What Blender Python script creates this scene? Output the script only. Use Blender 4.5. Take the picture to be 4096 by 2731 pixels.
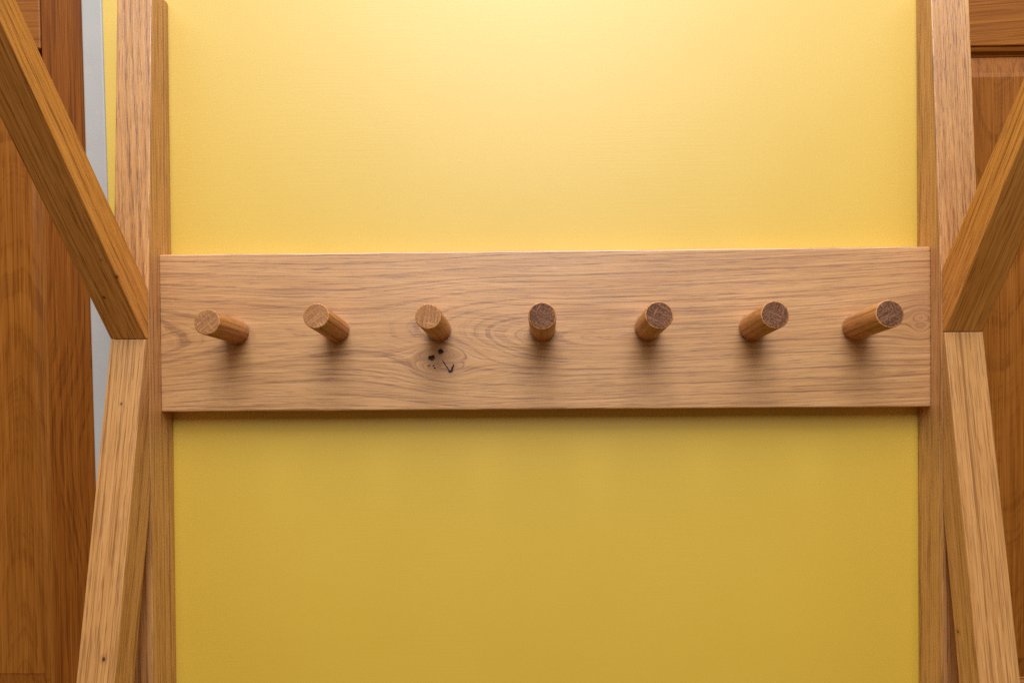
import bpy, bmesh, math, random
import numpy as np
from mathutils import Vector, Matrix

# ------------------------------------------------------------------ clean
for o in list(bpy.data.objects):
    bpy.data.objects.remove(o)
S = bpy.context.scene
COL = S.collection
random.seed(4)

# ------------------------------------------------------------------ camera
cam_d = bpy.data.cameras.new('camera')
cam = bpy.data.objects.new('camera', cam_d)
COL.objects.link(cam)
S.camera = cam
cam_d.sensor_width = 36.0
cam_d.lens = 36.0 * 2731 / 4096
cam_d.clip_start = 0.01
cam_d.clip_end = 50
cam_d.dof.use_dof = True
cam_d.dof.focus_distance = 0.655
cam_d.dof.aperture_fstop = 14.0
YAW, PITCH, ROLL = 0.0172, -0.0086, -0.0085
fw = Vector((-math.sin(YAW) * math.cos(PITCH), math.cos(YAW) * math.cos(PITCH), math.sin(PITCH)))
rt = Vector((math.cos(YAW), math.sin(YAW), 0))
up = rt.cross(fw)
rt2 = rt * math.cos(ROLL) + up * math.sin(ROLL)
up2 = up * math.cos(ROLL) - rt * math.sin(ROLL)
cm = Matrix((rt2, up2, -fw)).transposed().to_4x4()
cm.translation = Vector((-0.0177, -0.6661, -0.0051))
cam.matrix_world = cm

# ------------------------------------------------------------------ light
W = bpy.data.worlds.new('World')
S.world = W
W.use_nodes = True
bg = W.node_tree.nodes['Background']
bg.inputs['Color'].default_value = (1.0, 0.54, 0.20, 1)
bg.inputs['Strength'].default_value = 0.145


def area(name, loc, target, sx, sy, power, color):
    d = bpy.data.lights.new(name, 'AREA')
    d.shape = 'RECTANGLE'
    d.size, d.size_y = sx, sy
    d.energy = power
    d.color = color
    o = bpy.data.objects.new(name, d)
    COL.objects.link(o)
    o.location = loc
    o.rotation_euler = (Vector(target) - Vector(loc)).to_track_quat('-Z', 'Y').to_euler()
    return o


area('overhead_window_light', (0.02, -1.72, 1.86), (0.0, 0.0, 0.0), 1.15, 2.25, 67.0, (0.985, 1.0, 1.02))
area('ceiling_bounce_light', (0.0, -1.05, 2.10), (0.0, -0.15, 0.0), 5.6, 1.6, 68.0, (1.0, 0.97, 0.92))

S.view_settings.view_transform = 'Standard'
S.view_settings.look = 'None'
S.view_settings.gamma = 1.0
S.view_settings.exposure = 0.0
S.render.engine = 'CYCLES'
S.cycles.use_denoising = False


# ------------------------------------------------------------------ node helpers
class NT:
    def __init__(self, name):
        self.m = bpy.data.materials.new(name)
        self.m.use_nodes = True
        self.t = self.m.node_tree
        self.t.nodes.clear()
        self.out = self.t.nodes.new('ShaderNodeOutputMaterial')
        self.bsdf = self.t.nodes.new('ShaderNodeBsdfPrincipled')
        self.t.links.new(self.bsdf.outputs[0], self.out.inputs[0])

    def put(self, sock, v):
        if isinstance(v, bpy.types.NodeSocket):
            self.t.links.new(v, sock)
        else:
            sock.default_value = v

    def attr(self, name, vec=False):
        n = self.t.nodes.new('ShaderNodeAttribute')
        n.attribute_name = name
        return n.outputs['Vector' if vec else 'Fac']

    def math(self, op, a, b=0.0, c=0.0, clamp=False):
        n = self.t.nodes.new('ShaderNodeMath')
        n.operation = op
        n.use_clamp = clamp
        for i, v in enumerate((a, b, c)):
            self.put(n.inputs[i], v)
        return n.outputs[0]

    def vmath(self, op, a, b):
        n = self.t.nodes.new('ShaderNodeVectorMath')
        n.operation = op
        self.put(n.inputs[0], a)
        self.put(n.inputs[1], b)
        return n.outputs[0]

    def noise(self, vec, detail=2.0, rough=0.5, scale=1.0, dist=0.0, dims='3D'):
        n = self.t.nodes.new('ShaderNodeTexNoise')
        n.noise_dimensions = dims
        if dims == '1D':
            self.put(n.inputs['W'], vec)
        else:
            self.put(n.inputs['Vector'], vec)
        n.inputs['Scale'].default_value = scale
        n.inputs['Detail'].default_value = detail
        n.inputs['Roughness'].default_value = rough
        n.inputs['Distortion'].default_value = dist
        return n.outputs['Fac']

    def smooth(self, v, a, b, lo=0.0, hi=1.0):
        n = self.t.nodes.new('ShaderNodeMapRange')
        n.interpolation_type = 'SMOOTHSTEP'
        for i, q in enumerate((v, a, b, lo, hi)):
            self.put(n.inputs[i], q)
        return n.outputs[0]

    def mix(self, f, a, b, mode='MIX'):
        n = self.t.nodes.new('ShaderNodeMix')
        n.data_type = 'RGBA'
        n.blend_type = mode
        self.put(n.inputs[0], f)
        self.put(n.inputs[6], a)
        self.put(n.inputs[7], b)
        return n.outputs[2]

    def ramp(self, f, stops):
        n = self.t.nodes.new('ShaderNodeValToRGB')
        el = n.color_ramp.elements
        while len(el) < len(stops):
            el.new(0.5)
        for e, (p, c) in zip(el, stops):
            e.position = p
            e.color = (*c, 1) if len(c) == 3 else c
        self.put(n.inputs[0], f)
        return n.outputs[0]

    def bump(self, h, strength, dist):
        n = self.t.nodes.new('ShaderNodeBump')
        n.inputs['Strength'].default_value = strength
        n.inputs['Distance'].default_value = dist
        self.put(n.inputs['Height'], h)
        self.t.links.new(n.outputs[0], self.bsdf.inputs['Normal'])

    def finish(self, color, rough, spec=0.5):
        self.put(self.bsdf.inputs['Base Color'], color)
        self.put(self.bsdf.inputs['Roughness'], rough)
        self.bsdf.inputs['Specular IOR Level'].default_value = spec
        return self.m


def oak(name, light, mid, dark, porec, freq=190.0, band=0.5, pores=0.7, fibre=0.5, rough=0.40,
        pore_scale=620.0, warp=1.0, bump=0.35, spec=0.5, hole=False, blotch=0.5, ior=1.5, pore_len=38.0, dense=0.0, spots=()):
    """Oak seen along the grain: attribute grain = (along, across, across), ring = growth-ring distance, metres."""
    n = NT(name)
    g = n.attr('grain', True)
    r = n.attr('ring')
    lowf = n.noise(n.vmath('MULTIPLY', g, (2.6, 14, 14)), 2, 0.5)
    medf = n.noise(n.vmath('MULTIPLY', g, (14, 60, 60)), 2, 0.55)
    r = n.math('ADD', r, n.math('MULTIPLY', n.math('SUBTRACT', lowf, 0.5), 0.010 * warp))
    r = n.math('ADD', r, n.math('MULTIPLY', n.math('SUBTRACT', medf, 0.5), 0.0035 * warp))
    # uneven growth rings
    irr = n.noise(n.math('MULTIPLY', r, freq), 3, 0.62, dims='1D')
    brk = n.noise(n.vmath('MULTIPLY', g, (9, 120, 120)), 2, 0.5)     # bands fade in and out along their length
    irr = n.math('ADD', irr, n.math('MULTIPLY', n.math('SUBTRACT', brk, 0.5), 0.30))
    early = n.smooth(irr, 0.44, 0.68)
    # fibres and blotches
    f1 = n.noise(n.vmath('MULTIPLY', g, (6, 300, 300)), 4, 0.72)
    f2 = n.noise(n.vmath('MULTIPLY', g, (16, 800, 800)), 2, 0.6)
    bl = n.noise(n.vmath('MULTIPLY', g, (3.2, 22, 22)), 2, 0.5)
    v = n.math('MULTIPLY', n.math('SUBTRACT', f1, 0.5), 3.0 * fibre)
    v = n.math('ADD', v, n.math('MULTIPLY', n.math('SUBTRACT', f2, 0.5), 2.2 * fibre))
    v = n.math('ADD', v, n.math('MULTIPLY', n.math('SUBTRACT', bl, 0.5), 1.6 * blotch))
    v = n.math('SUBTRACT', v, n.math('MULTIPLY', n.math('SUBTRACT', early, 0.35), 0.60 * band))
    v = n.math('ADD', v, 0.55, clamp=True)
    col = n.ramp(v, [(0.0, dark), (0.5, mid), (1.0, light)])
    # open pores: short dark dashes along the grain, crowded in the early wood
    p1 = n.noise(n.vmath('MULTIPLY', g, (pore_len, pore_scale, pore_scale)), 1, 0.5)
    p2 = n.noise(n.vmath('MULTIPLY', n.vmath('ADD', g, (3.1, 1.7, 2.3)), (pore_len * 1.7, pore_scale * 1.6, pore_scale * 1.6)), 1, 0.5)
    th = n.math('SUBTRACT', 0.615 - dense, n.math('MULTIPLY', early, 0.085))
    m1 = n.smooth(n.math('SUBTRACT', p1, th), 0.0, 0.09)
    m2 = n.smooth(n.math('SUBTRACT', p2, th), 0.0, 0.09)
    p3 = n.noise(n.vmath('MULTIPLY', n.vmath('ADD', g, (7.7, 4.1, 5.9)), (8.0, pore_scale * 0.8, pore_scale * 0.8)), 1, 0.4)
    m3 = n.smooth(n.math('SUBTRACT', p3, n.math('ADD', th, 0.03)), 0.0, 0.06)      # long fine vessel lines
    pm = n.math('MAXIMUM', n.math('MAXIMUM', m1, n.math('MULTIPLY', m3, 0.8)), n.math('MULTIPLY', m2, 0.85))
    pm = n.math('MULTIPLY', pm, n.math('ADD', 0.68, n.math('MULTIPLY', early, 0.32)))
    col = n.mix(n.math('MULTIPLY', pm, pores), col, (*porec, 1))
    hgt = n.math('SUBTRACT', n.math('MULTIPLY', f1, 0.6), pm)
    rg = n.math('ADD', rough, n.math('MULTIPLY', n.math('SUBTRACT', bl, 0.5), 0.12))
    for (px, py, pz, pr) in spots:               # pin knots, placed where the timber has them
        pos = n.t.nodes.new('ShaderNodeNewGeometry').outputs['Position']
        dv = n.vmath('MULTIPLY', n.vmath('SUBTRACT', pos, (px, py, pz)), (1.0, 0.8, 0.8))
        L = n.t.nodes.new('ShaderNodeVectorMath')
        L.operation = 'LENGTH'
        n.t.links.new(dv, L.inputs[0])
        dd = n.math('ADD', L.outputs['Value'], n.math('MULTIPLY', n.math('SUBTRACT', f2, 0.5), pr * 1.2))
        col = n.mix(n.smooth(dd, pr * 2.8, pr * 0.8, 0.0, 0.45), col, (*[c * 0.7 for c in dark], 1))
        col = n.mix(n.smooth(dd, pr, pr * 0.45, 0.0, 0.9), col, (0.03, 0.012, 0.005, 1))
    if hole:
        k = n.attr('knot')                       # heartwood stain round the knots
        col = n.mix(n.math('MULTIPLY', k, 0.42, clamp=True), col, (0.36, 0.150, 0.050, 1))
        h = n.attr('hole')                       # bark-filled checks and pin knots
        col = n.mix(h, col, (0.022, 0.009, 0.004, 1))
        rg = n.math('ADD', rg, n.math('MULTIPLY', h, 0.4))
    n.bump(hgt, bump, 0.0004)
    n.bsdf.inputs['IOR'].default_value = ior
    return n.finish(col, rg, spec)


def end_grain(name, base, lightc, darkc, contrast):
    n = NT(name)
    g = n.attr('grain', True)
    rays = n.noise(n.vmath('MULTIPLY', g, (0, 560, 45)), 1, 0.5)
    rm = n.smooth(rays, 0.64, 0.72)
    vess = n.noise(n.vmath('MULTIPLY', g, (0, 620, 760)), 2, 0.65)
    rings = n.noise(n.vmath('MULTIPLY', g, (0, 45, 520)), 2, 0.5)
    v = n.math('ADD', n.math('MULTIPLY', n.math('SUBTRACT', vess, 0.5), 2.3 * contrast),
               n.math('MULTIPLY', n.math('SUBTRACT', rings, 0.5), 1.5 * contrast))
    v = n.math('ADD', v, 0.5, clamp=True)
    col = n.ramp(v, [(0, darkc), (0.5, base), (1, lightc)])
    col = n.mix(n.math('MULTIPLY', rm, 0.75), col, (*[min(1, c * 1.35) for c in lightc], 1))
    n.bump(v, 0.3, 0.0004)
    return n.finish(col, 0.65, 0.2)


OAK_RAIL = oak('oak_rail', (0.685, 0.365, 0.130), (0.540, 0.260, 0.078), (0.36, 0.146, 0.036), (0.21, 0.074, 0.019),
               freq=420, band=0.58, pores=0.72, fibre=0.62, rough=0.50, hole=True, blotch=0.45, warp=0.7,
               pore_scale=1050, pore_len=30, bump=0.2, dense=0.012, spec=1.0, ior=1.80)
OAK_POST = oak('oak_post', (0.665, 0.352, 0.128), (0.530, 0.250, 0.076), (0.355, 0.143, 0.036), (0.19, 0.070, 0.020),
               freq=420, band=0.6, pores=0.78, fibre=0.50, rough=0.44, blotch=0.35, pore_scale=900, pore_len=22, spec=1.0, ior=1.55)
OAK_ARM = oak('oak_arm', (0.74, 0.355, 0.088), (0.59, 0.255, 0.048), (0.41, 0.150, 0.021), (0.19, 0.058, 0.008),
              freq=420, band=0.22, pores=0.70, fibre=0.5, rough=0.5, blotch=0.5, pore_scale=900, pore_len=26, spec=0.35,
              spots=((-0.3960, -0.0561, 0.0323, 0.0012), (-0.3759, -0.0698, 0.0494, 0.0014), (-0.3827, -0.0808, 0.0632, 0.0007),
                     (-0.3750, -0.0599, 0.0878, 0.0009)))
OAK_LEG = oak('oak_leg', (0.64, 0.335, 0.120), (0.51, 0.245, 0.074), (0.35, 0.146, 0.035), (0.22, 0.083, 0.020),
              freq=400, band=0.5, pores=0.78, fibre=0.46, rough=0.48, blotch=0.35, pore_scale=900, pore_len=26, spec=0.6,
              spots=((-0.3865, -0.0788, -0.2842, 0.0020), (-0.3927, -0.0375, -0.0655, 0.0010), (0.3750, -0.0399, -0.2778, 0.0015)))
OAK_PEG = oak('oak_peg', (0.60, 0.285, 0.084), (0.46, 0.193, 0.046), (0.32, 0.117, 0.024), (0.21, 0.074, 0.016),
              freq=420, band=0.5, pores=0.7, fibre=0.42, rough=0.46, blotch=0.3, pore_scale=560, pore_len=50)
PEG_END_LIGHT = end_grain('peg_end_light', (0.315, 0.140, 0.054), (0.45, 0.225, 0.095), (0.20, 0.082, 0.029), 0.85)
PEG_END_DARK = end_grain('peg_end_dark', (0.135, 0.055, 0.026), (0.235, 0.105, 0.052), (0.050, 0.018, 0.008), 1.15)
OAK_DOOR = oak('stained_oak_door', (0.355, 0.128, 0.018), (0.270, 0.088, 0.010), (0.185, 0.054, 0.005),
               (0.13, 0.031, 0.001), freq=300, band=0.14, pores=0.55, fibre=0.60, spec=0.3, rough=0.42, blotch=0.3,
               pore_scale=520, pore_len=9, bump=0.12, warp=0.9)


OAK_STILE = oak('dark_stained_oak_stile', (0.30, 0.096, 0.012), (0.225, 0.064, 0.006), (0.15, 0.038, 0.003),
                (0.08, 0.018, 0.001), freq=300, band=0.2, pores=0.62, fibre=0.60, spec=0.3, rough=0.42, blotch=0.3,
                pore_scale=520, pore_len=9, bump=0.12, warp=0.9)


def wall_paint():
    n = NT('yellow_wall_paint')
    tc = n.t.nodes.new('ShaderNodeTexCoord').outputs['Object']
    brush_h = n.noise(n.vmath('MULTIPLY', tc, (16, 1, 420)), 3, 0.6, dist=0.4)
    brush_v = n.noise(n.vmath('MULTIPLY', tc, (520, 1, 22)), 3, 0.6, dist=0.4)
    sel = n.smooth(n.noise(tc, 2, 0.5, scale=5.0), 0.42, 0.6)
    br = n.math('ADD', n.math('MULTIPLY', brush_h, sel), n.math('MULTIPLY', brush_v, n.math('SUBTRACT', 1.0, sel)))
    fine = n.noise(tc, 3, 0.6, scale=700.0)
    lump = n.noise(tc, 2, 0.5, scale=26.0)
    spk = n.smooth(n.noise(tc, 0, 0.5, scale=120.0), 0.885, 0.92)
    h = n.math('ADD', n.math('MULTIPLY', br, 0.55), n.math('MULTIPLY', fine, 0.35))
    h = n.math('ADD', h, n.math('MULTIPLY', lump, 0.9))
    h = n.math('ADD', h, n.math('MULTIPLY', spk, 0.35))
    n.bump(h, 0.20, 0.0005)
    t = n.noise(tc, 3, 0.5, scale=9.0)
    n.bsdf.inputs['IOR'].default_value = 1.74
    col = n.ramp(t, [(0.3, (0.700, 0.464, 0.024)), (0.7, (0.715, 0.478, 0.029))])
    return n.finish(col, n.math('ADD', 0.50, n.math('MULTIPLY', fine, 0.12)), 1.0)


def white_paint():
    n = NT('white_gloss_paint')
    tc = n.t.nodes.new('ShaderNodeTexCoord').outputs['Object']
    a = n.noise(tc, 3, 0.5, scale=30.0)
    h = n.noise(n.vmath('MULTIPLY', tc, (300, 300, 12)), 3, 0.6)
    n.bump(h, 0.15, 0.0005)
    # two faint ring stains left by old fixings under the paint
    col = n.ramp(a, [(0.3, (0.43, 0.43, 0.425)), (0.7, (0.46, 0.46, 0.45))])
    for cx, cz, rr in ((-0.4563, 0.2670, 0.0028), (-0.4473, 0.2240, 0.0018)):
        v = n.vmath('SUBTRACT', n.t.nodes.new('ShaderNodeNewGeometry').outputs['Position'], (cx, 0, cz))
        v = n.vmath('MULTIPLY', v, (1, 0, 1))
        L = n.t.nodes.new('ShaderNodeVectorMath')
        L.operation = 'LENGTH'
        n.t.links.new(v, L.inputs[0])
        d = n.math('ABSOLUTE', n.math('SUBTRACT', L.outputs['Value'], rr))
        m = n.smooth(d, 0.0008, 0.0002)
        col = n.mix(n.math('MULTIPLY', m, 0.30), col, (0.60, 0.50, 0.38, 1))
    return n.finish(col, 0.42, 0.35)


WALL = wall_paint()
WHITE = white_paint()


# ------------------------------------------------------------------ object helpers
def set_attr(me, grain, ring):
    a = me.attributes.new('grain', 'FLOAT_VECTOR', 'POINT')
    a.data.foreach_set('vector', np.asarray(grain, dtype=np.float32).ravel())
    b = me.attributes.new('ring', 'FLOAT', 'POINT')
    b.data.foreach_set('value', np.asarray(ring, dtype=np.float32).ravel())


def coords(me):
    a = np.empty(len(me.vertices) * 3, dtype=np.float32)
    me.vertices.foreach_get('co', a)
    return a.reshape(-1, 3).astype(float)


def link(name, me, mat, parent=None, root=None):
    """mesh is in world coordinates; re-centre it on its own origin and parent it."""
    c = coords(me)
    mid = (c.min(0) + c.max(0)) / 2
    me.vertices.foreach_set('co', (c - mid).astype(np.float32).ravel())
    for m in (mat if isinstance(mat, (list, tuple)) else [mat]):
        me.materials.append(m)
    o = bpy.data.objects.new(name, me)
    COL.objects.link(o)
    o.location = mid
    if parent is not None:
        pw = PW[parent.name]
        o.location = Vector(mid) - pw
    PW[o.name] = Vector(mid)
    o.parent = parent
    return o


PW = {}


def empty(name, loc, label, cat):
    o = bpy.data.objects.new(name, None)
    o.empty_display_size = 0.05
    o.location = loc
    COL.objects.link(o)
    PW[o.name] = Vector(loc)
    o['label'] = label
    o['category'] = cat
    return o


def hexa(corners, bevel=0.0012, seg=2, cuts=0):
    """corners: 8 points, bottom ring of four then top ring of four in the same order."""
    bm = bmesh.new()
    v = [bm.verts.new(p) for p in corners]
    bm.faces.new((v[3], v[2], v[1], v[0]))
    bm.faces.new((v[4], v[5], v[6], v[7]))
    for i in range(4):
        j = (i + 1) % 4
        bm.faces.new((v[i], v[j], v[j + 4], v[i + 4]))
    bmesh.ops.recalc_face_normals(bm, faces=bm.faces)
    if bevel > 0:
        bmesh.ops.bevel(bm, geom=list(bm.edges), offset=bevel, segments=seg, profile=0.5, affect='EDGES')
    me = bpy.data.meshes.new('piece')
    bm.to_mesh(me)
    bm.free()
    return me


def prism_yz(poly, x0, x1, bevel=0.0012):
    """outline in (y, z), extruded from x0 to x1."""
    bm = bmesh.new()
    a = [bm.verts.new((x0, y, z)) for y, z in poly]
    b = [bm.verts.new((x1, y, z)) for y, z in poly]
    bm.faces.new(a)
    bm.faces.new(b[::-1])
    k = len(poly)
    for i in range(k):
        j = (i + 1) % k
        bm.faces.new((a[j], a[i], b[i], b[j]))
    bmesh.ops.recalc_face_normals(bm, faces=bm.faces)
    bmesh.ops.bevel(bm, geom=list(bm.edges), offset=bevel, segments=2, profile=0.6, affect='EDGES')
    me = bpy.data.meshes.new('piece')
    bm.to_mesh(me)
    bm.free()
    for p in me.polygons:
        p.use_smooth = False
    return me


def beam_grain(me, axis, seed, ang, slope=0.0):
    """straight-grained stick: u along axis, ring direction turned by ang in the cross-section."""
    c = coords(me)
    ax = Vector(axis).normalized()
    s1 = Vector((1, 0, 0))
    s2 = ax.cross(s1).normalized()
    u = c @ np.array(ax)
    v = c @ np.array(s1)
    w = c @ np.array(s2)
    rnd = random.Random(seed)
    off = [rnd.uniform(0, 5) for _ in range(3)]
    v2 = v + slope * u
    set_attr(me, np.stack([u + off[0], v2 + off[1], w + off[2]], 1),
             v2 * math.cos(ang) + w * math.sin(ang) + off[1])


def box_mesh(x0, x1, y0, y1, z0, z1, bevel=0.001, lean=0.0, zref=0.0):
    def P(x, y, z):
        return (x - lean * (z - zref), y, z)
    return hexa([P(x0, y0, z0), P(x1, y0, z0), P(x1, y1, z0), P(x0, y1, z0),
                 P(x0, y0, z1), P(x1, y0, z1), P(x1, y1, z1), P(x0, y1, z1)], bevel)


# ------------------------------------------------------------------ setting: wall
WY = 0.0222
Z0, Z1 = -1.05, 0.95
wall = link('wall', box_mesh(-0.452, 0.4070, WY, 0.10, Z0, Z1, 0.0), WALL)
wall['kind'] = 'structure'
wall['label'] = 'smooth yellow painted wall with faint brush marks'

# ------------------------------------------------------------------ white door frames


def frame(xa, xb, la, lb, label):
    def X(x, l, z):
        return x - l * (z - 0.332)
    c = []
    for z in (Z0, Z1):
        c += [(X(xa, la, z), 0.0205, z), (X(xb, lb, z), 0.0205, z), (X(xb, lb, z), 0.09, z), (X(xa, la, z), 0.09, z)]
    o = link('door_frame', hexa(c, 0.0018), WHITE)
    o['label'] = label
    o['category'] = 'door frame'
    return o


frame(-0.4633, -0.4419, 0.0163, 0.0165, 'narrow white painted door frame upright between yellow wall and stained door')

# ------------------------------------------------------------------ doors


def grid_panel(x0, x1, z0, z1, yf, fx0, fx1, fz0, fz1, rec, step, ringf, seed, vertical=True):
    """fielded panel: flat raised field at depth yf, bevelled margins that sink by rec."""
    xs = np.unique(np.concatenate([np.linspace(x0, x1, max(4, int((x1 - x0) / step))), [fx0, fx1]]))
    zs = np.unique(np.concatenate([np.linspace(z0, z1, max(4, int((z1 - z0) / step))), [fz0, fz1]]))
    X, Z = np.meshgrid(xs, zs)
    m = np.zeros_like(X)
    for e0, e1, A in ((x0, fx0, X), (z0, fz0, Z)):
        m = np.maximum(m, np.clip((e1 - A) / max(e1 - e0, 1e-6), 0, 1))
    for e0, e1, A in ((fx1, x1, X), (fz1, z1, Z)):
        m = np.maximum(m, np.clip((A - e0) / max(e1 - e0, 1e-6), 0, 1))
    Y = yf + np.where(m > 0, rec * (0.08 + 0.92 * m), 0.0)
    nx, nz = len(xs), len(zs)
    V = np.stack([X, Y, Z], 2).reshape(-1, 3)
    idx = np.arange(nx * nz).reshape(nz, nx)
    F = np.stack([idx[:-1, :-1], idx[:-1, 1:], idx[1:, 1:], idx[1:, :-1]], 2).reshape(-1, 4)
    # back sheet so that it is a solid board
    V2 = V.copy()
    V2[:, 1] = yf + rec + 0.012
    F2 = F[:, ::-1] + len(V)
    rim = np.concatenate([idx[0, :], idx[1:, -1], idx[-1, -2::-1], idx[-2:0:-1, 0]])
    R = [(int(rim[i]), int(rim[i] + len(V)), int(rim[(i + 1) % len(rim)] + len(V)), int(rim[(i + 1) % len(rim)]))
         for i in range(len(rim))]
    me = bpy.data.meshes.new('panel')
    me.from_pydata(np.concatenate([V, V2]).tolist(), [], F.tolist() + F2.tolist() + R)
    XX, ZZ = X.ravel(), Z.ravel()
    rnd = random.Random(seed)
    o3 = [rnd.uniform(0, 5) for _ in range(3)]
    g = np.stack([ZZ + o3[0], XX + o3[1], Y.ravel() + o3[2]], 1)
    rg = ringf(XX, ZZ)
    set_attr(me, np.concatenate([g, g]), np.concatenate([rg, rg]))
    me.update()
    return me


def strip_grain(me, vertical, seed, wob=0.0, ang=0.5):
    c = coords(me)
    rnd = random.Random(seed)
    o3 = [rnd.uniform(0, 5) for _ in range(3)]
    u, v = (c[:, 2], c[:, 0]) if vertical else (c[:, 0], c[:, 2])
    v = v + wob * u
    set_attr(me, np.stack([u + o3[0], v + o3[1], c[:, 1] + o3[2]], 1), v * math.cos(ang) + c[:, 1] * math.sin(ang) + o3[1])


DY = 0.030
# left door: stile next to the frame, top rail, fielded panel
dl = empty('panelled_door', (-0.62, DY + 0.02, Z0), 'dark stained oak panelled door behind the left arm of the rack, beside the white frame', 'door')
LN = 0.0068


def lean_mesh(me, k, zref=0.3437):
    c = coords(me)
    c[:, 0] -= k * (c[:, 2] - zref)
    me.vertices.foreach_set('co', c.astype(np.float32).ravel())


def door_box(x0, x1, y0, y1, z0, z1, vertical, seed, name, par, lean, wob=0.0, bevel=0.0012, ang=0.5):
    me = box_mesh(x0, x1, y0, y1, z0, z1, bevel)
    strip_grain(me, vertical, seed, wob, ang)
    lean_mesh(me, lean)
    return link(name, me, OAK_DOOR, par)


# stile built as a grid so that its figure can swirl
me = grid_panel(-0.5116, -0.4480, Z0, Z1, DY, -0.5104, -0.4492, Z0 + 0.001, Z1 - 0.001, 0.0012, 0.006,
                lambda X, Z: 3 + (X + 0.44) * 0.8 + 0.022 * np.exp(-((Z + 0.16 + (X + 0.46) * 1.2) / 0.10) ** 2), 21)
lean_mesh(me, LN)
link('stile', me, OAK_STILE, dl)
door_box(-0.80, -0.5123, DY, DY + 0.03, 0.2938, 0.42, False, 22, 'rail', dl, LN)
door_box(-0.80, -0.5123, DY, DY + 0.03, -0.50, -0.378, False, 23, 'rail', dl, LN)
me = grid_panel(-0.80, -0.5100, -0.385, 0.2945, DY + 0.0060, -0.772, -0.5285, -0.3535, 0.262, 0.005, 0.005,
                lambda X, Z: 1 + np.sqrt((X + 0.548) ** 2 + (0.03 + 0.115 * (Z + 0.42)) ** 2), 24)
lean_mesh(me, LN)
link('panel', me, OAK_DOOR, dl)
me = grid_panel(-0.80, -0.5100, -1.03, -0.495, DY + 0.0060, -0.772, -0.5285, -1.0, -0.525, 0.005, 0.008,
                lambda X, Z: 1 + np.sqrt((X + 0.55) ** 2 + (0.03 + 0.1 * (Z + 1.1)) ** 2), 25)
lean_mesh(me, LN)
link('panel', me, OAK_DOOR, dl)
me = grid_panel(-0.80, -0.5100, 0.415, 0.94, DY + 0.0060, -0.772, -0.5285, 0.445, 0.91, 0.005, 0.008,
                lambda X, Z: 1 + np.sqrt((X + 0.55) ** 2 + (0.03 + 0.1 * (Z + 0.1)) ** 2), 26)
lean_mesh(me, LN)
link('panel', me, OAK_DOOR, dl)

# right door
dr = empty('panelled_door', (0.60, DY + 0.02, Z0), 'dark stained oak panelled door behind the right arm, with moulded rail at its top', 'door')
door_box(0.4075, 0.4300, DY, DY + 0.03, Z0, Z1, True, 31, 'stile', dr, 0.0)
door_box(0.4304, 0.75, DY, DY + 0.03, 0.2815, 0.42, False, 32, 'rail', dr, 0.0, wob=-0.07)
door_box(0.4304, 0.75, DY, DY + 0.03, -0.50, -0.3660, False, 33, 'rail', dr, 0.0)


def moulding(z, sgn, seed):
    """ovolo bead with a small quirk under a rail."""
    prof = [(0.000, 0.0006), (0.0006, 0.0016), (-0.0004, 0.0022), (0.0006, 0.0048), (0.0036, 0.0068), (0.0044, 0.0074),
            (0.0032, 0.0082), (0.0040, 0.0092), (0.012, 0.0096), (0.012, 0.0)]
    bm = bmesh.new()
    a = [bm.verts.new((0.4306, DY + 0.0006 + y, z - sgn * h)) for y, h in prof]
    b = [bm.verts.new((0.748, DY + 0.0006 + y, z - sgn * h)) for y, h in prof]
    bm.faces.new(a)
    bm.faces.new(b[::-1])
    for i in range(len(prof)):
        j = (i + 1) % len(prof)
        bm.faces.new((a[j], a[i], b[i], b[j]))
    bmesh.ops.recalc_face_normals(bm, faces=bm.faces)
    me = bpy.data.meshes.new('moulding')
    bm.to_mesh(me)
    bm.free()
    strip_grain(me, False, seed)
    link('moulding', me, OAK_DOOR, dr)


moulding(0.2812, 1, 41)
moulding(-0.3657, -1, 42)
me = grid_panel(0.4304, 0.75, -0.3655, 0.2808, DY + 0.002, 0.4360, 0.722, -0.3360, 0.2508, 0.0045, 0.005,
                lambda X, Z: 2 + np.sqrt((X - 0.462) ** 2 + (0.015 + 0.16 * (0.40 - Z)) ** 2), 34)
link('panel', me, OAK_DOOR, dr)
for k, (a, b) in enumerate(((-1.03, -0.5005), (0.4205, 0.94))):
    me = grid_panel(0.4304, 0.75, a, b, DY + 0.002, 0.460, 0.722, a + 0.03, b - 0.03, 0.006, 0.008,
                    lambda X, Z: 2 + np.sqrt((X - 0.48) ** 2 + (0.02 + 0.1 * (1.2 - Z)) ** 2), 35 + k)
    link('panel', me, OAK_DOOR, dr)

# ------------------------------------------------------------------ the coat rack
rack = empty('coat_rack', (0.0, 0.0, Z0), 'oak wall rack with seven tilted round pegs on a horizontal board between two posts', 'coat rack')

HB = 0.1547 / 2
TB = 0.0195        # board thickness


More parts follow.
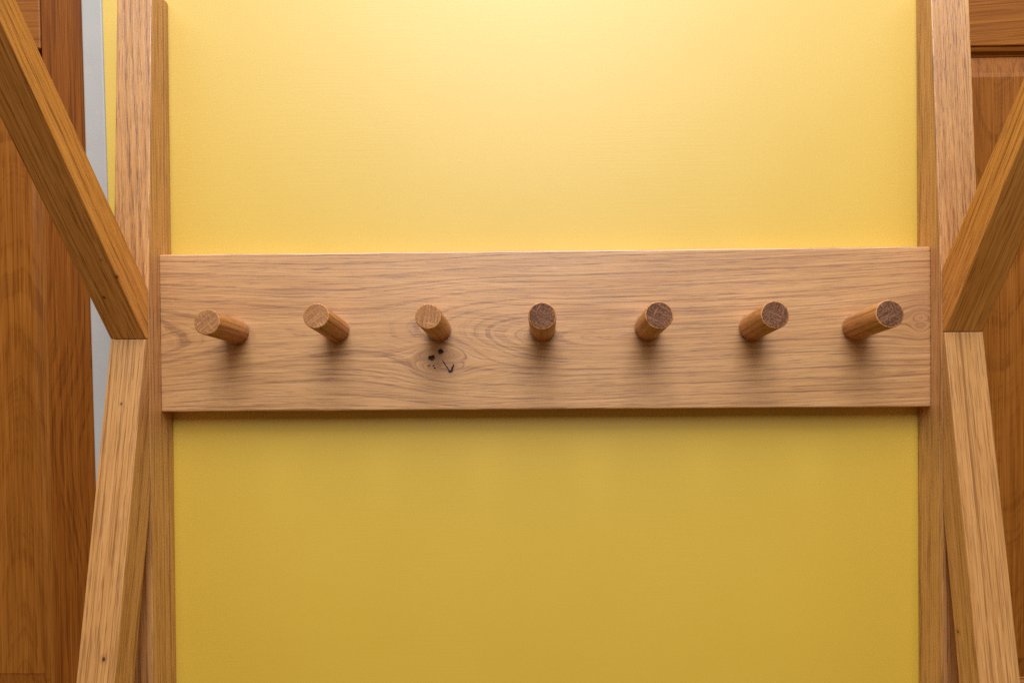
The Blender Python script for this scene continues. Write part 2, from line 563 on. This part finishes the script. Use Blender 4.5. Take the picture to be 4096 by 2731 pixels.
def side_frame(sx, wid, post_front, arm, leg, seeds):
    xi = sx * 0.375
    xo = sx * (0.375 + wid)
    x0, x1 = min(xi, xo), max(xi, xo)
    # post: square below the joint, tapering in depth above it
    (ft, fm, fb) = post_front
    me = prism_yz([(fb, Z0), (WY - 0.0004, Z0), (WY - 0.0004, 0.3345), (ft - 0.0006, 0.3345), (fm, 0.035), (fm, -0.10)], x0, x1, 0.0013)
    beam_grain(me, (0, 0, 1), seeds[0], seeds[1])
    link('post', me, OAK_POST, rack)
    # arm: leaves the post upwards and forwards, slimmer towards its end
    (a0, a1, t0, t1, ext) = arm
    a0, a1, t0, t1 = map(np.array, (a0, a1, t0, t1))
    a2 = a0 + (a1 - a0) * ext
    t2 = t0 + (t1 - t0) * ext
    poly = [(fm - 0.0006, a0[1]), tuple(a0), tuple(a2), tuple(t2), tuple(t0), (fm - 0.0006, t0[1])]
    if abs(t0[0] - fm) < 0.004:
        poly = [(fm - 0.0004, a0[1]), tuple(a0), tuple(a2), tuple(t2), (fm - 0.0004, t0[1])]
    e = 0.0004
    me = prism_yz(poly, x0 + e, x1 - e, 0.0010)
    d = a1 - a0
    beam_grain(me, (0, d[0], d[1]), seeds[2], seeds[3])
    link('arm', me, OAK_ARM, rack)
    # leg: planted under the arm, leaning forward to the floor
    (g0, g1, b0, b1) = leg
    g0, g1, b0, b1 = map(np.array, (g0, g1, b0, b1))
    k = (Z0 - g0[1]) / (g1[1] - g0[1])
    g2 = g0 + (g1 - g0) * k
    k = (Z0 - b0[1]) / (b1[1] - b0[1])
    b2 = b0 + (b1 - b0) * k
    poly = [(fm - 0.0004, g0[1] - 0.0004), (fm - 0.0004, b0[1]), tuple(b2), tuple(g2), (g0[0], g0[1] - 0.0004)]
    me = prism_yz(poly, x0 + e, x1 - e, 0.0009)
    d = g1 - g0
    beam_grain(me, (0, d[0], d[1]), seeds[4], seeds[5])
    link('leg', me, OAK_LEG, rack)


side_frame(-1, 0.0342, (-0.0072, -0.0208, -0.0206),
           ((-0.0261, -0.0052), (-0.2020, 0.2149), (-0.0208, 0.0427), (-0.1866, 0.2355), 1.45),
           ((-0.0261, -0.0052), (-0.0825, -0.3035), (-0.0208, -0.158), (-0.0521, -0.3189)), (51, 0.9, 52, 0.6, 53, 0.35))
side_frame(1, 0.0362, (-0.0005, -0.0178, -0.0150),
           ((-0.0215, -0.0050), (-0.1237, 0.1482), (-0.0182, 0.0541), (-0.1239, 0.1939), 2.3),
           ((-0.0215, -0.0050), (-0.0690, -0.3105), (-0.0178, -0.172), (-0.0410, -0.3244)), (61, 0.25, 62, 1.2, 63, 0.5))


# ---- board (rail): closed rounded section swept along x, fine grid so that the knots are real hollows
def flow(X, Z):
    """fibre coordinate and ring distance over the board's face."""
    s = Z.copy()
    # gentle overall drift of the fibres
    s = s - 0.030 * np.clip(X - 0.02, 0, 1) + 0.004 * np.sin(X * 9 + 0.6) * np.exp(-(Z / 0.06) ** 2)
    kn = np.zeros_like(X)
    for (xk, zk, a, st) in ((-0.0985, -0.0290, 0.0150, 2.1), (0.366, 0.0050, 0.0100, 1.1), (-0.400, 0.004, 0.010, 3.0), (0.315, -0.045, 0.0028, 3.5)):
        dx, dz = (X - xk) / st, Z - zk
        rho2 = dx * dx + dz * dz
        s = s - dz * (a * a) / (rho2 + 0.25 * a * a)
        if xk < 0.34 and xk > -0.2 and a > 0.0131:
            kn = np.maximum(kn, np.exp(-rho2 / (0.8 * a * a)))
        elif xk > 0.34:
            kn = np.maximum(kn, 1.1 * np.exp(-(((X - 0.366) / 0.020) ** 2 + ((Z - 0.014) / 0.022) ** 2)))
    for hx, hz in ((-0.0991, -0.0202), (-0.1080, -0.0264), (-0.0895, -0.0398)):      # stained wood round the pin holes
        kn = kn + 0.9 * np.exp(-(((X - hx) / 0.0045) ** 2 + ((Z - hz) / 0.0040) ** 2))
    zc = -0.006 - 0.012 * np.clip(X - 0.1, 0, 1)
    d = 0.042 * np.exp(-(np.maximum(0, X + 0.185) / 0.165) ** 2) * np.exp(-(np.minimum(0, X + 0.185) / 0.32) ** 2)
    r = np.sqrt((s - zc) ** 2 + d * d)
    return s, r, kn


def holes(X, Z):
    h = np.zeros_like(X)

    def blob(cx, cz, rx, rz, rot=0.0, soft=0.35):
        c, s_ = math.cos(rot), math.sin(rot)
        u = ((X - cx) * c + (Z - cz) * s_) / rx
        v = (-(X - cx) * s_ + (Z - cz) * c) / rz
        q = np.sqrt(u * u + v * v) * (1 + 0.07 * np.sin(np.arctan2(v, u) * 3 + cx * 900) + 0.06 * np.sin(np.arctan2(v, u) * 5 + cz * 700))
        return np.clip((1 - q) / soft + 0.5, 0, 1)

    def crack(pts, w):
        m = np.zeros_like(X)
        for (p, q), ww in zip(zip(pts[:-1], pts[1:]), w):
            p, q = np.array(p), np.array(q)
            L = q - p
            t = np.clip(((X - p[0]) * L[0] + (Z - p[1]) * L[1]) / (L @ L), 0, 1)
            dd = np.hypot(X - p[0] - t * L[0], Z - p[1] - t * L[1])
            m = np.maximum(m, np.clip(1.3 - dd / ww, 0, 1))
        return m
    for b in ((-0.0991, -0.0202, 0.0025, 0.0026), (-0.1080, -0.0264, 0.0032, 0.0026, 0.2),
              (-0.1103, -0.0338, 0.0007, 0.0006), (-0.1059, -0.0342, 0.0007, 0.0006), (-0.1049, -0.0362, 0.0008, 0.0006), (-0.0895, -0.0398, 0.0021, 0.0013, 0.3)):
        h = np.maximum(h, blob(*b))
    h = np.maximum(h, 0.7 * crack([(-0.0972, -0.0292), (-0.0957, -0.0312), (-0.0946, -0.0336), (-0.0930, -0.0352), (-0.0917, -0.0380), (-0.0905, -0.0393)], (0.0005, 0.0007, 0.0006, 0.0007, 0.0008)))
    h = np.maximum(h, crack([(-0.0888, -0.0402), (-0.0880, -0.0386), (-0.0877, -0.0362), (-0.0866, -0.0345), (-0.0868, -0.0326)], (0.0014, 0.0012, 0.0008, 0.0005)))
    h = np.maximum(h, 0.22 * crack([(-0.1145, -0.0222), (-0.1080, -0.0182), (-0.1015, -0.0175)], (0.00045, 0.0005)))
    h = np.maximum(h, 0.22 * crack([(-0.1020, -0.0258), (-0.0950, -0.0262), (-0.0900, -0.0247)], (0.0005, 0.00045)))
    h = np.maximum(h, 0.18 * crack([(-0.1030, -0.0296), (-0.0960, -0.0280)], (0.0005,)))
    h = np.maximum(h, 0.4 * crack([(0.3575, 0.0030), (0.3605, 0.0015), (0.3622, 0.0045)], (0.0006, 0.0005)))
    h = np.maximum(h, 0.22 * blob(0.3542, 0.0433, 0.0014, 0.0012))
    return h


xs = np.unique(np.round(np.concatenate([np.linspace(-0.3748, 0.3748, 721), np.linspace(-0.1180, -0.0830, 110)]), 6))
rb = 0.0016
zs = list(np.unique(np.round(np.concatenate([np.linspace(-HB + rb, HB - rb, 150), np.linspace(-0.0450, -0.0160, 90)]), 6)))
prof = [(0.0, z) for z in zs]                                        # front face, bottom to top
prof += [(rb * (1 - math.cos(t)), HB - rb + rb * math.sin(t)) for t in np.linspace(0.3, math.pi / 2, 5)]
prof += [(TB, HB), (TB, -HB)]
prof += [(rb * (1 - math.sin(t)), -HB + rb - rb * math.cos(t)) for t in np.linspace(0.0, math.pi / 2 - 0.3, 5)]
prof = np.array(prof)
npf, nx = len(prof), len(xs)
X = np.repeat(xs[:, None], npf, 1)
Y = np.repeat(prof[None, :, 0], nx, 0)
Z = np.repeat(prof[None, :, 1], nx, 0)
front = np.zeros_like(X, bool)
front[:, :len(zs)] = True
s_, r_, kn = flow(X, Z)
hl = np.where(front, holes(X, Z), 0.0)
Y = Y + np.where(hl > 0.5, hl * 0.0022, 0.0) * (X < 0)
PEG_X = (-0.2990, -0.2002, -0.1005, 0.0008, 0.1028, 0.2035, 0.3030)
PEG_Z = (0.0006, 0.0014, 0.0018, 0.0019, 0.0015, 0.0007, 0.0001)
for i in range(7):
    ax_, az_ = X - PEG_X[i], (Z - PEG_Z[i]) * 0.985
    q = np.hypot(ax_, az_) - (0.01165 if i < 3 else 0.0125)
    th_ = np.arctan2(az_, ax_)
    amt = 0.35 + 0.30 * np.sin(th_ * 3 + i * 1.7) + 0.25 * np.sin(th_ * 7 + i)
    rim = np.exp(-((q - 0.0004) / 0.0007) ** 2) * np.clip(amt, 0.0, 1)
    hl = np.maximum(hl, np.where(front, 0.75 * rim, 0))
rng = np.random.default_rng(3)
# hand-planed edges are never dead straight
zz = Z + np.where(Z > HB - 0.003, 0.00012 * np.sin(X * 41 + 1) + 0.00008 * np.sin(X * 117), 0.0) \
       + np.where(Z < -HB + 0.003, 0.00012 * np.sin(X * 37) + 0.00008 * np.sin(X * 133 + 2), 0.0)
# torn fibres along the right-hand sawn end
tear = np.clip(rng.random(npf) - 0.5, 0, 1) * 0.0007
X[-1, :] -= tear
Y[-1, :] += tear * 0.6
Y[-2, :] += tear * 0.15
V = np.stack([X, Y, zz], 2).reshape(-1, 3)
idx = np.arange(nx * npf).reshape(nx, npf)
nxt = np.roll(idx, -1, 1)
F = np.stack([idx[:-1], idx[1:], nxt[1:], nxt[:-1]], 2).reshape(-1, 4)
me = bpy.data.meshes.new('rail')
me.from_pydata(V.tolist(), [], F.tolist() + [idx[0].tolist(), idx[-1][::-1].tolist()])
me.update()
set_attr(me, np.stack([X.ravel(), s_.ravel(), Y.ravel() * 0.6 + 1.7], 1), r_.ravel() + 1.3)
for nm, arr in (('knot', kn), ('hole', hl)):
    a = me.attributes.new(nm, 'FLOAT', 'POINT')
    a.data.foreach_set('value', arr.astype(np.float32).ravel())
rail = link('rail', me, OAK_RAIL, rack)

# ---- pegs
pegx, pegbz = PEG_X, PEG_Z
pegez = (0.0094, 0.0140, 0.0125, 0.0121, 0.0118, 0.0113, 0.0112)
pegex = (-0.2995, -0.2018, -0.1022, -0.0012, 0.1017, 0.2030, 0.3028)
for i in range(7):
    base = Vector((pegx[i], 0.0, pegbz[i]))
    tip = Vector((pegex[i], -0.0630, pegez[i]))
    ax = (tip - base).normalized()
    rad = 0.01165 if i < 3 else 0.01250
    start = base - ax * 0.014
    L = (tip - start).length
    s1 = Vector((1, 0, 0))
    s1 = (s1 - ax * s1.dot(ax)).normalized()
    s2 = ax.cross(s1)
    bm = bmesh.new()
    n = 48
    rings = []
    sec = [(0, rad), (0.0125, rad), (0.016, rad * 1.0), (L * 0.5, rad * 0.999), (L - 0.0008, rad), (L - 0.0002, rad - 0.0004), (L, rad - 0.0010)]
    rr = random.Random(70 + i)
    for (t, q) in sec:
        ring = []
        for k in range(n):
            a = 2 * math.pi * k / n
            qq = q * (1 + 0.006 * math.sin(2 * a + i))
            ring.append(bm.verts.new(start + ax * t + (s1 * math.cos(a) + s2 * math.sin(a)) * qq))
        rings.append(ring)
    for r0, r1 in zip(rings[:-1], rings[1:]):
        for k in range(n):
            f = bm.faces.new((r0[k], r0[(k + 1) % n], r1[(k + 1) % n], r1[k]))
            f.smooth = True
    bm.faces.new(rings[0][::-1])
    cap = bm.faces.new(rings[-1])
    cap.material_index = 1
    bmesh.ops.recalc_face_normals(bm, faces=bm.faces)
    me = bpy.data.meshes.new('peg')
    bm.to_mesh(me)
    bm.free()
    c = coords(me) - np.array(start)
    turn = (0.75, 0.65, 1.45, -0.5, -0.55, 1.2, 0.5)[i]
    v = c @ np.array(s1)
    w = c @ np.array(s2)
    v2 = v * math.cos(turn) + w * math.sin(turn)
    w2 = -v * math.sin(turn) + w * math.cos(turn)
    o3 = [rr.uniform(0, 5) for _ in range(3)]
    set_attr(me, np.stack([c @ np.array(ax) + o3[0], v2 + o3[1], w2 + o3[2]], 1), w2 + o3[2])
    link('peg', me, [OAK_PEG, PEG_END_LIGHT if i < 3 else PEG_END_DARK], rail)
